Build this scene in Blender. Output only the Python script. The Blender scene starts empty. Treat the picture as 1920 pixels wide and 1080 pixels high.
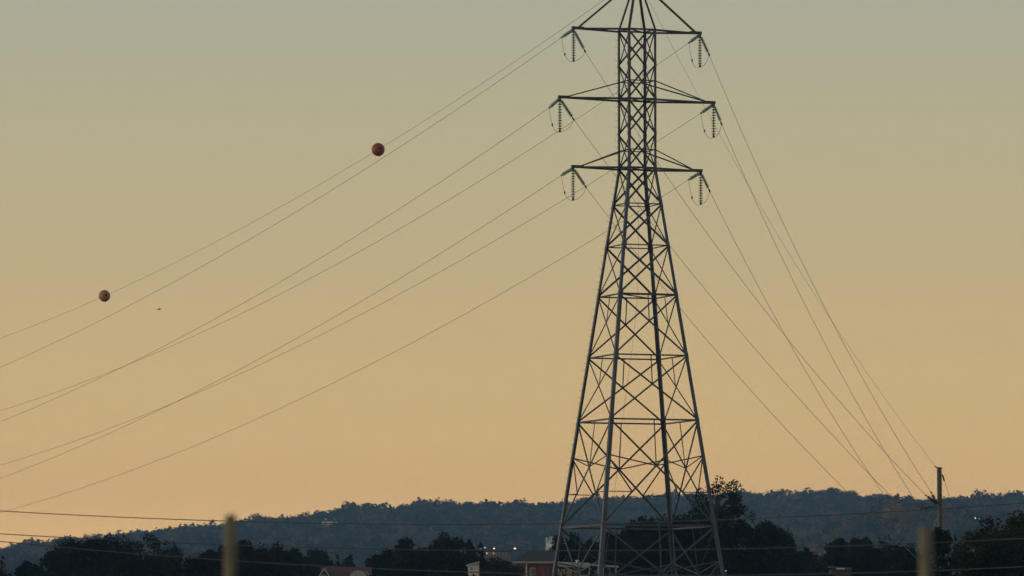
import bpy, math, random
import numpy as np
from mathutils import Vector, Matrix

C = bpy.context.scene.collection
R = math.radians
# ------------------------------------------------------------------ camera model
F = 11340.0            # focal length in photo pixels (1920 wide)
PITCH = math.atan(800.0 / F)
CAMZ = 1.7
def P(x, y, d):
    """photo pixel + forward distance -> world point"""
    u, v = x - 960.0, 540.0 - y
    dy = F * math.cos(PITCH) - v * math.sin(PITCH)
    dz = F * math.sin(PITCH) + v * math.cos(PITCH)
    return Vector((u * d / dy, d, CAMZ + dz * d / dy))
def zpx(y, d):
    return P(960, y, d).z

sc = bpy.context.scene
cam = bpy.data.cameras.new('camera'); camo = bpy.data.objects.new('camera', cam); C.objects.link(camo)
camo.location = (0, 0, CAMZ); camo.rotation_euler = (math.pi / 2 + PITCH, 0, 0)
cam.sensor_width = 36; cam.lens = F * 36 / 1920; cam.clip_end = 20000; cam.clip_start = 0.5
cam.dof.use_dof = True; cam.dof.focus_distance = 430; cam.dof.aperture_fstop = 4.0
sc.camera = camo

# ------------------------------------------------------------------ materials
def mat(name, base, rough=0.7, metal=0.0, base2=None, scale=3.0, detail=6, spec=0.4, stretch=None, bump=0.0, emit=None, estr=0.0):
    m = bpy.data.materials.new(name); m.use_nodes = True
    nt = m.node_tree; b = nt.nodes['Principled BSDF']
    b.inputs['Roughness'].default_value = rough; b.inputs['Metallic'].default_value = metal
    b.inputs['Specular IOR Level'].default_value = spec
    b.inputs['Base Color'].default_value = (*base, 1)
    if base2 is not None:
        tc = nt.nodes.new('ShaderNodeTexCoord'); mp = nt.nodes.new('ShaderNodeMapping')
        n = nt.nodes.new('ShaderNodeTexNoise'); r = nt.nodes.new('ShaderNodeValToRGB')
        n.inputs['Scale'].default_value = scale; n.inputs['Detail'].default_value = detail
        if stretch: mp.inputs['Scale'].default_value = stretch
        nt.links.new(tc.outputs['Object'], mp.inputs['Vector']); nt.links.new(mp.outputs['Vector'], n.inputs['Vector'])
        nt.links.new(n.outputs['Fac'], r.inputs['Fac'])
        r.color_ramp.elements[0].position = 0.32; r.color_ramp.elements[1].position = 0.68
        r.color_ramp.elements[0].color = (*base, 1); r.color_ramp.elements[1].color = (*base2, 1)
        nt.links.new(r.outputs['Color'], b.inputs['Base Color'])
        if bump:
            bp = nt.nodes.new('ShaderNodeBump'); bp.inputs['Strength'].default_value = bump; bp.inputs['Distance'].default_value = 0.02
            nt.links.new(n.outputs['Fac'], bp.inputs['Height']); nt.links.new(bp.outputs['Normal'], b.inputs['Normal'])
    if emit is not None:
        b.inputs['Emission Color'].default_value = (*emit, 1); b.inputs['Emission Strength'].default_value = estr
    return m

def leaf_mat(name, cols, trans=0.25, use_tint=False):
    m = bpy.data.materials.new(name); m.use_nodes = True
    nt = m.node_tree; nt.nodes.clear()
    out = nt.nodes.new('ShaderNodeOutputMaterial')
    ramp = nt.nodes.new('ShaderNodeValToRGB')
    el = ramp.color_ramp.elements
    el[0].position = 0; el[0].color = (*cols[0], 1); el[1].position = 1; el[1].color = (*cols[-1], 1)
    for i, c in enumerate(cols[1:-1]):
        e = el.new((i + 1) / (len(cols) - 1)); e.color = (*c, 1)
    at = nt.nodes.new('ShaderNodeAttribute'); at.attribute_name = 'tint'
    if use_tint:
        nt.links.new(at.outputs['Fac'], ramp.inputs['Fac'])
    else:
        oi = nt.nodes.new('ShaderNodeObjectInfo')
        a = nt.nodes.new('ShaderNodeMath'); a.operation = 'MULTIPLY_ADD'; a.inputs[1].default_value = 0.5
        b = nt.nodes.new('ShaderNodeMath'); b.operation = 'MULTIPLY'; b.inputs[1].default_value = 0.5
        nt.links.new(oi.outputs['Random'], b.inputs[0])
        nt.links.new(at.outputs['Fac'], a.inputs[0]); nt.links.new(b.outputs[0], a.inputs[2])
        nt.links.new(a.outputs[0], ramp.inputs['Fac'])
    d = nt.nodes.new('ShaderNodeBsdfDiffuse'); t = nt.nodes.new('ShaderNodeBsdfTranslucent'); mx = nt.nodes.new('ShaderNodeMixShader')
    mx.inputs[0].default_value = trans
    nt.links.new(ramp.outputs['Color'], d.inputs['Color']); nt.links.new(ramp.outputs['Color'], t.inputs['Color'])
    nt.links.new(d.outputs[0], mx.inputs[1]); nt.links.new(t.outputs[0], mx.inputs[2]); nt.links.new(mx.outputs[0], out.inputs['Surface'])
    return m

M_STEEL = mat('galvanised_steel', (0.075, 0.095, 0.125), 0.5, 0.35, (0.135, 0.16, 0.20), 0.9, 8)
M_CHORD = mat('weathered_angle_steel', (0.06, 0.073, 0.093), 0.55, 0.3, (0.10, 0.118, 0.142), 1.1, 8)
M_FIT = mat('dark_fitting', (0.03, 0.03, 0.033), 0.5, 0.5, (0.06, 0.055, 0.05), 9)
M_GLASS = mat('green_insulator_glass', (0.42, 0.66, 0.66), 0.15, 0.0, (0.50, 0.74, 0.74), 6, spec=0.6)
M_GLASS.node_tree.nodes['Principled BSDF'].inputs['Alpha'].default_value = 0.42
M_WIRE = mat('aluminium_conductor', (0.16, 0.15, 0.14), 0.5, 0.4, (0.22, 0.21, 0.2), 2)
M_WIREL = mat('weathered_line_wire', (0.07, 0.075, 0.08), 0.6, 0.1, (0.11, 0.115, 0.12), 2)
M_WOODP = mat('grey_pole_wood', (0.095, 0.092, 0.085), 0.85, 0, (0.165, 0.157, 0.142), 6, 8, stretch=(6, 6, 0.5), bump=0.3)
M_POST = mat('weathered_post_wood', (0.13, 0.118, 0.085), 0.85, 0, (0.32, 0.295, 0.215), 7, 8, stretch=(9, 9, 1.0), bump=0.4)
M_RED = mat('faded_red_marker', (0.33, 0.082, 0.06), 0.55, 0, (0.40, 0.12, 0.085), 4)
M_YEL = mat('faded_yellow_marker', (0.40, 0.235, 0.07), 0.55, 0, (0.47, 0.30, 0.10), 4)
M_BIRD = mat('dark_feathers', (0.02, 0.018, 0.016), 0.8, 0, (0.035, 0.03, 0.025), 40)
M_BARK = mat('dark_bark', (0.022, 0.018, 0.014), 0.9, 0, (0.045, 0.038, 0.03), 5, 8, stretch=(4, 4, .6))
M_LEAF = leaf_mat('broad_leaves', [(0.006, 0.011, 0.004), (0.013, 0.020, 0.006), (0.030, 0.038, 0.011), (0.085, 0.082, 0.024)])  # last stop is brightened to imitate lit highlights on leaf clumps
M_LEAFD = leaf_mat('dark_leaves', [(0.005, 0.009, 0.004), (0.011, 0.017, 0.006), (0.032, 0.040, 0.012)])
M_LEAFB = leaf_mat('turning_leaves', [(0.02, 0.024, 0.009), (0.05, 0.048, 0.016), (0.11, 0.08, 0.026)])  # brownish green leaves; light on the crowns is mixed into the brightest stop
M_FOREST = leaf_mat('hill_canopy', [(0.012, 0.024, 0.014), (0.045, 0.062, 0.028), (0.14, 0.135, 0.062), (0.22, 0.15, 0.078), (0.31, 0.18, 0.108)], 0.15, True)
M_GROUND = mat('dry_grass_ground', (0.05, 0.055, 0.025), 0.95, 0, (0.09, 0.08, 0.045), 0.25, 10, bump=0.4)
M_HILL = mat('forest_floor', (0.035, 0.035, 0.02), 0.95, 0, (0.06, 0.05, 0.03), 0.03, 8)
M_WHITE = mat('white_siding', (0.72, 0.72, 0.69), 0.6, 0, (0.80, 0.80, 0.78), 1.5)
M_CREAM = mat('cream_stucco', (0.50, 0.46, 0.35), 0.75, 0, (0.60, 0.56, 0.44), 2)
M_STUC = mat('grey_stucco', (0.16, 0.16, 0.16), 0.8, 0, (0.22, 0.215, 0.21), 2)
M_SHING = mat('grey_shingles', (0.06, 0.058, 0.058), 0.9, 0, (0.10, 0.095, 0.095), 7)
M_REDROOF = mat('brown_red_roofing', (0.14, 0.05, 0.045), 0.85, 0, (0.20, 0.085, 0.075), 6)
M_TIN = mat('blue_grey_tin_roof', (0.38, 0.43, 0.50), 0.45, 0.3, (0.47, 0.51, 0.57), 3)
M_DARKGLASS = mat('dark_window_glass', (0.02, 0.024, 0.03), 0.08, 0, spec=0.6)
M_SHUTTER = mat('red_shutter_paint', (0.36, 0.06, 0.055), 0.6, 0, (0.43, 0.09, 0.08), 5)
M_LAMP = mat('lit_lamp', (0.9, 0.8, 0.6), 0.4, emit=(1.0, 0.72, 0.42), estr=2.2)
M_LAMPW = mat('lit_lamp_white', (0.9, 0.85, 0.8), 0.4, emit=(0.95, 0.9, 1.0), estr=1.0)
M_LAMPREFL = mat('lamp_reflection_pane', (0.9, 0.6, 0.4), 0.4, emit=(1.0, 0.5, 0.25), estr=0.9)  # glow imitating the warm reflections seen under the lamps

def brick_mat():
    m = bpy.data.materials.new('red_brick'); m.use_nodes = True
    nt = m.node_tree; b = nt.nodes['Principled BSDF']; b.inputs['Roughness'].default_value = 0.85
    tc = nt.nodes.new('ShaderNodeTexCoord'); mp = nt.nodes.new('ShaderNodeMapping'); mp.inputs['Rotation'].default_value = (R(90), 0, 0)
    br = nt.nodes.new('ShaderNodeTexBrick'); br.inputs['Scale'].default_value = 2.2
    br.inputs['Color1'].default_value = (0.20, 0.085, 0.06, 1); br.inputs['Color2'].default_value = (0.13, 0.06, 0.05, 1); br.inputs['Mortar'].default_value = (0.25, 0.22, 0.19, 1)
    nt.links.new(tc.outputs['Object'], mp.inputs['Vector']); nt.links.new(mp.outputs['Vector'], br.inputs['Vector'])
    nt.links.new(br.outputs['Color'], b.inputs['Base Color'])
    return m
M_BRICK = brick_mat()

# ------------------------------------------------------------------ mesh helpers
class MB:
    def __init__(s): s.v = []; s.f = []
    def add(s, vs, fs):
        o = len(s.v); s.v += [tuple(v) for v in vs]; s.f += [tuple(i + o for i in f) for f in fs]
    def box(s, a, b):
        x0, y0, z0 = a; x1, y1, z1 = b
        s.add([(x0,y0,z0),(x1,y0,z0),(x1,y1,z0),(x0,y1,z0),(x0,y0,z1),(x1,y0,z1),(x1,y1,z1),(x0,y1,z1)],
              [(3,2,1,0),(4,5,6,7),(0,1,5,4),(1,2,6,5),(2,3,7,6),(3,0,4,7)])
    def angle(s, a, b, w, t, e1, e2):
        """steel angle section from a to b"""
        a = Vector(a); b = Vector(b); e1 = Vector(e1); e2 = Vector(e2)
        pr = [Vector((0,0,0)), e1*w, e1*w+e2*t, e1*t+e2*t, e1*t+e2*w, e2*w]
        vs = [a+p for p in pr] + [b+p for p in pr]
        d = (b - a); flip = d.dot(e1.cross(e2)) < 0
        fs = [(i, (i+1) % 6, 6 + (i+1) % 6, 6 + i) for i in range(6)] + [(0,3,2,1),(0,5,4,3),(6,7,8,9),(6,9,10,11)]
        if flip: fs = [tuple(reversed(f)) for f in fs]
        s.add(vs, fs)
    def bar(s, a, b, w, h=None, up=(0,0,1)):
        a = Vector(a); b = Vector(b); h = h or w
        d = (b-a).normalized(); up = Vector(up)
        if abs(d.dot(up)) > 0.97: up = Vector((0,1,0))
        x = d.cross(up).normalized(); y = x.cross(d)
        pr = [x*(-w/2)+y*(-h/2), x*(w/2)+y*(-h/2), x*(w/2)+y*(h/2), x*(-w/2)+y*(h/2)]
        s.add([a+p for p in pr]+[b+p for p in pr], [(0,3,2,1),(4,5,6,7),(0,1,5,4),(1,2,6,5),(2,3,7,6),(3,0,4,7)])
    def tube(s, pts, rad, n=6, cap=True):
        pts = [Vector(p) for p in pts]; k = len(pts)
        if not hasattr(rad, '__len__'): rad = [rad]*k
        vs = []; ref = None
        for i, p in enumerate(pts):
            d = (pts[min(i+1,k-1)] - pts[max(i-1,0)]).normalized()
            if ref is None:
                ref = Vector((0,0,1)) if abs(d.z) < 0.9 else Vector((1,0,0))
            x = d.cross(ref).normalized(); y = x.cross(d).normalized(); ref = y
            for j in range(n):
                a = 2*math.pi*j/n
                vs.append(p + (x*math.cos(a) + y*math.sin(a))*rad[i])
        fs = [(i*n+j, (i+1)*n+j, (i+1)*n+(j+1)%n, i*n+(j+1)%n) for i in range(k-1) for j in range(n)]
        if cap: fs += [tuple(range(n)), tuple((k-1)*n+j for j in reversed(range(n)))]
        s.add(vs, fs)
    def lathe(s, prof, n=12, mtx=None):
        vs = []
        for r, z in prof:
            for j in range(n):
                a = 2*math.pi*j/n; v = Vector((r*math.cos(a), r*math.sin(a), z))
                vs.append(mtx @ v if mtx else v)
        k = len(prof)
        fs = [(i*n+j, i*n+(j+1)%n, (i+1)*n+(j+1)%n, (i+1)*n+j) for i in range(k-1) for j in range(n)]
        fs += [tuple(reversed(range(n))), tuple((k-1)*n+j for j in range(n))]
        s.add(vs, fs)
    def mesh(s, name, m, smooth=False):
        me = bpy.data.meshes.new(name); me.from_pydata(s.v, [], s.f); me.materials.append(m)
        if smooth:
            me.polygons.foreach_set('use_smooth', [True]*len(me.polygons))
        me.update(); return me
    def obj(s, name, m, parent=None, smooth=False):
        o = bpy.data.objects.new(name, s.mesh(name, m, smooth)); C.objects.link(o)
        if parent: o.parent = parent
        return o

def tag(o, label=None, cat=None, group=None, kind=None):
    if label: o['label'] = label
    if cat: o['category'] = cat
    if group: o['group'] = group
    if kind: o['kind'] = kind
    return o
def empty(name, loc, rz=0.0, label=None, cat=None, group=None):
    o = bpy.data.objects.new(name, None); C.objects.link(o)
    o.location = loc; o.rotation_euler = (0, 0, rz); o.empty_display_size = 0.3
    return tag(o, label, cat, group)
def link_mesh(name, me, parent, loc=(0,0,0), rot=None):
    o = bpy.data.objects.new(name, me); C.objects.link(o); o.parent = parent; o.location = loc
    if rot is not None: o.rotation_mode = 'QUATERNION'; o.rotation_quaternion = rot
    return o
def quads_mesh(name, q, m, tint=None, extra=None):
    """q: (N,4,3) array of quads; extra = (verts,faces)"""
    n = len(q); me = bpy.data.meshes.new(name)
    me.vertices.add(n*4); me.vertices.foreach_set('co', q.reshape(-1).astype(np.float32))
    me.loops.add(n*4); me.loops.foreach_set('vertex_index', np.arange(n*4, dtype=np.int32))
    me.polygons.add(n); me.polygons.foreach_set('loop_start', np.arange(0, n*4, 4, dtype=np.int32))
    me.update(calc_edges=True)
    me.materials.append(m)
    if tint is not None:
        a = me.attributes.new('tint', 'FLOAT', 'POINT'); a.data.foreach_set('value', np.repeat(tint, 4).astype(np.float32))
    me.validate()
    return me

# ------------------------------------------------------------------ terrain
def smooth(a, b, x):
    t = np.clip((x - a) / (b - a), 0, 1); return t*t*(3-2*t)
def ground_z(x, y):
    x = np.asarray(x, float); y = np.asarray(y, float)
    g = np.interp(y, [-400, 60, 200, 420, 600, 700, 1000, 1500, 1560], [0, 0, 1.6, 6.0, 11.0, 13.2, 20.0, 31.2, 32.5])
    mound = np.exp(-((x-4)/16)**2) * np.interp(y, [380, 445, 600, 680, 760], [0, 3.0, 1.8, 0.6, 0])
    return g + mound + 0.12*np.sin(x*0.21+1.3)*np.sin(y*0.17)
SIL = [(-900,1040),(-400,1032),(0,1024),(31,1019),(78,1013),(134,1008),(206,1005),(231,1000),(262,994),(312,989),(353,982),(403,980),(469,974),(494,964),(550,966),(594,956),(625,950),(672,947),(695,944),(719,947),(753,941),(784,938),(812,936),(831,941),(846,937),(884,937),(898,941),(930,940),(966,938),(997,936),(1013,941),(1055,936),(1084,935),(1142,932),(1202,927),(1235,924),(1292,922),(1350,921),(1397,919),(1435,920),(1470,923),(1516,916),(1554,915),(1590,919),(1617,925),(1660,924),(1690,930),(1736,930),(1785,931),(1817,927),(1871,930),(1906,925),(1960,924),(2300,935),(2800,955)]
SX = [a for a, b in SIL]; SY = [b for a, b in SIL]
SPUR = [(-2000,1120),(1440,1085),(1500,1052),(1560,1022),(1620,990),(1665,970),(1720,975),(1800,984),(1920,990),(2300,1010),(2800,1060)]
PX = [a for a, b in SPUR]; PY = [b for a, b in SPUR]
def hill_z(x, y):
    x = np.asarray(x, float); y = np.asarray(y, float)
    px = 960 + x * F / np.maximum(y, 1)
    ys = np.interp(px, SX, SY) + 30.0
    a = np.clip((y - 3170) / (4185 - 3170), 0, 1)
    yb = np.maximum(1058.0, ys + 26)
    yl = np.where(y < 3170, np.interp(y, [1490, 2500], [1114, 1104]) + (yb - 1104) * np.clip((y-2450)/720, 0, 1), yb + (ys - yb) * (a*a*(3-2*a)*0.55 + a*0.45))
    z = CAMZ + (1340 - yl) * y / F
    zr = CAMZ + (1340 - ys) * 4185 / F
    b = smooth(4185, 5400, y)
    z = np.where(y > 4185, zr * (1 - 0.55*b), z)
    sp = CAMZ + (1340 - np.interp(px, PX, PY)) * y / F
    wsp = np.exp(-((y - 2900) / 230)**2)
    z = np.where((px > 1380), np.maximum(z, z + (sp - z) * wsp), z)
    z = z + 1.6*np.sin(x*0.031+0.7)*np.sin(y*0.019) + 1.0*np.sin(x*0.083+y*0.027)
    return z
def grid(name, xs, ys, fn, m):
    X, Y = np.meshgrid(xs, ys); Z = fn(X, Y)
    v = np.stack([X, Y, Z], -1).reshape(-1, 3); nx, ny = len(xs), len(ys)
    f = [(j*nx+i, j*nx+i+1, (j+1)*nx+i+1, (j+1)*nx+i) for j in range(ny-1) for i in range(nx-1)]
    me = bpy.data.meshes.new(name); me.from_pydata(v.tolist(), [], f); me.materials.append(m)
    me.polygons.foreach_set('use_smooth', [True]*len(f))
    o = bpy.data.objects.new(name, me); C.objects.link(o); tag(o, kind='structure'); return o
grid('ground', np.linspace(-700, 700, 176), np.concatenate([np.arange(-300, 400, 20), np.arange(400, 760, 8), np.arange(760, 1521, 20)]), ground_z, M_GROUND)
grid('hills', np.linspace(-1100, 1100, 231), np.concatenate([np.arange(1490, 4300, 20), np.arange(4300, 5701, 60)]), hill_z, M_HILL)

# ------------------------------------------------------------------ steel tower
TH = R(20.0); TD = 420.0
base = P(1195, 540, TD); TX = base.x; TG = 5.7
tower = empty('transmission_tower', (TX, TD, TG), TH, 'tall dark lattice steel transmission tower with three crossarms and four splayed legs', 'pylon')
def tz(y): return zpx(y, TD) - TG          # level in tower-local height
ZW = tz(316)
def tw(z): return 2.09 if z >= ZW else 2.09 + 0.2545 * (ZW - z)
def corner(sx, sy, z): w = tw(z)/2; return Vector((sx*w, sy*w, z))
def t2w(v): return Matrix.Translation((TX, TD, TG)) @ Matrix.Rotation(TH, 4, 'Z') @ Vector(v)
ZT = tz(57); ZA = tz(-42)
COR = [(-1, 1), (-1, -1), (1, 1), (1, -1)]
FACES = [((-1,-1),(1,-1),(0,-1,0)), ((1,1),(-1,1),(0,1,0)), ((-1,1),(-1,-1),(-1,0,0)), ((1,-1),(1,1),(1,0,0))]
lev = [tz(y) for y in (57, 122, 187, 252, 316, 384, 462, 555, 669, 790, 988, 1182)]
for sx, sy in COR:
    m = MB()
    e1, e2 = (-sx,0,0), (0,-sy,0)
    zs = [-0.6, lev[11], lev[10], lev[9], lev[7], lev[4], ZT + 0.05]
    ws = [0.30, 0.29, 0.27, 0.24, 0.205, 0.165]
    for i in range(6):
        m.angle(corner(sx, sy, zs[i]), corner(sx, sy, zs[i+1]), ws[i], 0.05, e1, e2)
    for z in lev[1:]:                                   # splice plates at the joints
        c = corner(sx, sy, z); q = 0.17 if z > ZW else 0.24
        a = corner(sx, sy, z - q) + Vector((sx*.012, sy*.012, 0)); b = corner(sx, sy, z + q) + Vector((sx*.012, sy*.012, 0))
        m.angle(a, b, 0.29 if z < ZW else 0.20, 0.02, e1, e2)
    m.obj('leg', M_STEEL, tower)
    m = MB(); a = corner(sx, sy, ZT); b = Vector((sx*.10, sy*.10, ZA))
    m.angle(a, b, 0.15, 0.03, e1, e2); m.obj('peak_strut', M_CHORD, tower)
m = MB(); m.lathe([(0.03, ZA-.25), (0.17, ZA-.2), (0.17, ZA+.05), (0.06, ZA+.15)], 8); m.obj('peak_cap', M_CHORD, tower)

def brace(name, a, b, w, n, off=0.0, mm=M_CHORD, parent=None):
    a = Vector(a); b = Vector(b); n = Vector(n).normalized()
    d = (b-a).normalized(); p = n.cross(d).normalized()
    sh = -n*(0.055+off) - p*w*0.5
    m = MB(); m.angle(a+sh, b+sh, w, 0.022, p, -n); return m.obj(name, mm, parent or tower)
def lerp(a, b, t): return a + (b-a)*t
# X panels
for i in range(len(lev)-1):
    zt, zb = lev[i], lev[i+1]
    big = i >= 9
    for (ca, cb, n) in FACES:
        wide = abs(n[1]) > 0
        w = (0.105 if i < 4 else 0.12 if i < 7 else 0.10) if wide else (0.08 if i < 7 else 0.085)
        if big: w = 0.105
        A, B = corner(*ca, zt), corner(*cb, zt); D, E = corner(*ca, zb), corner(*cb, zb)
        wt, wb = tw(zt), tw(zb); t = wt/(wt+wb)
        X = lerp(A, E, t)                               # crossing point of the diagonals
        brace('diagonal_brace', A, E, w, n); brace('diagonal_brace', B, D, w, n, 0.026)
        if i >= 7:
            mid = (A+B)/2; brace('hanger_brace', mid, X, 0.06, n, 0.05)
        if big:
            zk = lerp(zt, zb, 0.335)
            for cc, oth in ((ca, D), (cb, E)):
                K = corner(*cc, zk); brace('knee_brace', K, X, 0.08, n, 0.05)
                J = lerp(X, oth, 0.44)
                brace('knee_brace', K, J, 0.08, n, 0.075)
                brace('knee_brace', corner(*cc, J.z), J, 0.06, n, 0.1)
# horizontals
hl = [(57, .12), (153, .07), (187, .13), (282, .07), (316, .13), (384, .075), (462, .08), (555, .10), (669, .10), (790, .11), (988, .14), (1182, .14)]
for y, w in hl:
    z = tz(y)
    for (ca, cb, n) in FACES:
        ww = w*1.45 if (y == 555 and n[1] < 0) else w
        brace('horizontal_brace', corner(*ca, z), corner(*cb, z), ww, n, 0.03)
# plan braces inside the shaft at the arm levels
for y in (57, 187, 316, 555):
    z = tz(y)
    m = MB(); m.bar(corner(-1,-1,z-.03), corner(1,1,z-.03), 0.07); m.obj('plan_brace', M_CHORD, tower)
# cross arms
ARMS = [(57, 4.73, None, 'top'), (187, 5.75, 153, 'middle'), (316, 4.77, 282, 'bottom')]
tips = {}
for y, L, yt, nm in ARMS:
    z = tz(y)
    for sx in (-1, 1):
        tip = Vector((sx*L, 0, z))
        arm = MB()
        arm.bar(tip - Vector((sx*.75, 0, -.0)), tip + Vector((sx*.12, 0, 0)), 0.20, 0.20)
        arm.box((sx*L-.07, -.05, z-.34), (sx*L+.07, .05, z-.08))
        ao = arm.obj('cross_arm', M_CHORD, tower)
        for sy in (-1, 1):
            c = corner(sx, sy, z)
            d = MB(); n = Vector((0, 0, 1)); a = c + Vector((0, -sy*.03, -.10)); b = tip + Vector((-sx*.30, sy*.045, -.10))
            pdir = (b-a).normalized(); p = n.cross(pdir)*(-sy*sx if True else 1)
            d.angle(a, b, 0.135, 0.03, (0,0,1), Vector((0,-sy,0))); d.obj('chord', M_CHORD, ao)
            if yt is not None:
                ta = corner(sx, sy, tz(yt)); tb = tip + Vector((-sx*.6, sy*.06, .10))
            else:
                ta = Vector((sx*.10, sy*.10, ZA-.05)); tb = tip + Vector((-sx*.35, sy*.05, .10))
            d = MB(); d.angle(ta, tb, 0.085 if yt else 0.15, 0.02, (0,0,-1), (0,-sy,0)); d.obj('tie', M_CHORD, ao)
        for t in (0.35, 0.62):
            a = lerp(corner(sx, -1, z), tip, t); b = lerp(corner(sx, 1, z), tip, t)
            s = MB(); s.bar(a+Vector((0,0,-.04)), b+Vector((0,0,-.04)), 0.07); s.obj('strut', M_CHORD, ao)
        tips[(nm, sx)] = t2w(tip + Vector((0, 0, -.12)))
# step bolts up the left leg
sb = MB(); sb.tube([(0,0,0), (-.20,0.03,0), (-.215,.032,.05)], 0.011, 5)
sbm = sb.mesh('step_bolt', M_CHORD)
z = 4.0; k = 0
while z < ZT - .5:
    c = corner(-1, 1, z)
    link_mesh('step_bolt', sbm, tower, c + Vector((0.02, -0.10 if k % 2 else -0.02, 0)))
    z += 0.47; k += 1

# ------------------------------------------------------------------ insulators, jumpers, conductors
disc = MB(); disc.lathe([(0.03, 0.07), (0.045, 0.055), (0.05, 0.035), (0.135, 0.012), (0.152, -0.012), (0.14, -0.034), (0.045, -0.02), (0.03, -0.06)], 14)
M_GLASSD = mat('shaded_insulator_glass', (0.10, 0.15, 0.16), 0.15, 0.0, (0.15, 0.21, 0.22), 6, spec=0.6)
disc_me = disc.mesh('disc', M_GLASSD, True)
def stack_mb(n, pitch):
    s = MB()
    for i in range(n):
        s.lathe([(0.062, 0.03), (0.108, 0.006), (0.126, -0.014), (0.112, -0.03), (0.055, -0.022)], 14, Matrix.Translation((0, 0, -i*pitch)))
    return s
def cap_mb(n, pitch):
    s = MB()
    for i in range(n):
        s.lathe([(0.03, 0.075), (0.052, 0.06), (0.056, 0.026), (0.05, -0.02), (0.024, -0.045)], 10, Matrix.Translation((0, 0, -i*pitch)))
    return s
def wire_d(x, ds, Xs, m):
    return (Xs + m*ds) * F / ((x - 960) + m*F)
ML_, MR_ = 0.40, 0.60
INS = {  # arm, side : left strain end, right strain end, vertical bottom px, jumper points
 ('top', -1): ((1053,70), (1097,96), 114.5), ('middle', -1): ((1030,202), (1075.5,223.5), 247), ('bottom', -1): ((1053,328.5), (1098.5,350.5), 375),
 ('top', 1): ((1292,80), (1329.5,102.5), 125), ('middle', 1): ((1314.5,212), (1353,232.5), 257), ('bottom', 1): ((1291.5,337), (1330.5,358), 382.5)}
ends = {}
SIDE = {-1: 'left', 1: 'right'}
for (nm, sx), (pl, pr, yb) in INS.items():
    tip = tips[(nm, sx)]
    where = f'{SIDE[sx]} tip of the {nm} crossarm'
    e = {}
    for key, px, m in (('away', pl, ML_), ('near', pr, MR_)):
        d = wire_d(px[0], tip.y, tip.x, m); q = P(px[0], px[1], d); e[key] = q
        v = q - tip; L = v.length; dn = v.normalized()
        side = 'falling to the left' if key == 'away' else 'falling to the right'
        root = empty('strain_insulator', tip, 0, f'slanting glass insulator pair {side} from the {where}', 'insulator', 'slanting insulator strings at the crossarm tips')
        rot = Vector((0,0,-1)).rotation_difference(dn)
        sd = dn.cross(Vector((0,0,1))).normalized()
        # keep the pair spread within the horizontal plane
        n = int((L-0.42)/0.155)
        link_mesh('disc_stack', stack_mb(n, 0.155).mesh('disc_stack', M_GLASS, True), root, dn*0.28, rot)
        link_mesh('cap_string', cap_mb(n, 0.155).mesh('cap_string', M_FIT, True), root, dn*0.28, rot)
        r = MB(); r.tube([dn*.0, dn*(L-.10)], 0.026, 6); r.obj('link_rod', M_FIT, root)
        y = MB(); y.bar(dn*-.02, dn*.16, .05, .11); y.obj('shackle', M_FIT, root)
        c = MB(); c.tube([dn*(L-.16), dn*(L+.02), dn*(L+.12)], [.05,.065,.03], 8); c.obj('clamp', M_FIT, root)
    # suspension string carrying the jumper
    zb = zpx(yb, tip.y); L = tip.z - zb
    root = empty('suspension_insulator', tip, 0, f'vertical glass insulator string hanging straight down under the {where}', 'insulator', 'vertical insulator strings under the crossarm tips')
    r = MB(); r.tube([(0,0,0), (0,0,-L+.1)], 0.03, 6); r.obj('link_rod', M_FIT, root)
    nd = 11; pitch = (L - .42)/(nd-1)
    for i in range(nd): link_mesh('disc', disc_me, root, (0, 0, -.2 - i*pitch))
    c = MB(); c.lathe([(.03,-L+.16),(.075,-L+.10),(.08,-L),(.05,-L-.05)], 8); c.obj('clamp', M_FIT, root)
    bot = tip + Vector((0,0,-L))
    # jumper loop
    a, b = e['away'], e['near']
    pts = []
    def bez(p0, p1, p2, p3, n):
        return [p0*(1-t)**3 + p1*3*t*(1-t)**2 + p2*3*t*t*(1-t) + p3*t**3 for t in np.linspace(0, 1, n)]
    dr = a.z - bot.z
    p1 = a + Vector((0.12, -.1, -dr*0.75)); p2 = lerp(a, bot, .55); p2.z = bot.z - (.22 if sx > 0 else .02)
    pts = bez(a, p1, p2, bot + Vector((0,0,-.03)), 14)
    q2 = b + Vector((-.12, .05, -(b.z-bot.z)*.75)); q1 = lerp(bot, b, .45); q1.z = bot.z
    pts += bez(bot + Vector((0,0,-.03)), q1, q2, b, 12)[1:]
    j = MB(); j.tube(pts, 0.015, 6)
    jo = j.obj('jumper_cable', M_WIRE); tag(jo, f'thin slack jumper loop under the insulators at the {where}', 'cable', 'jumper loops under the crossarm tips')
    pd = pts[5]; w = MB(); w.tube([pd+Vector((0,0,.11)), pd+Vector((0,0,.06)), pd-Vector((0,0,.06)), pd-Vector((0,0,.11))], [.02,.05,.05,.02], 8); w.obj('damper_weight', M_FIT, jo)
    ends[(nm, sx)] = e

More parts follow.
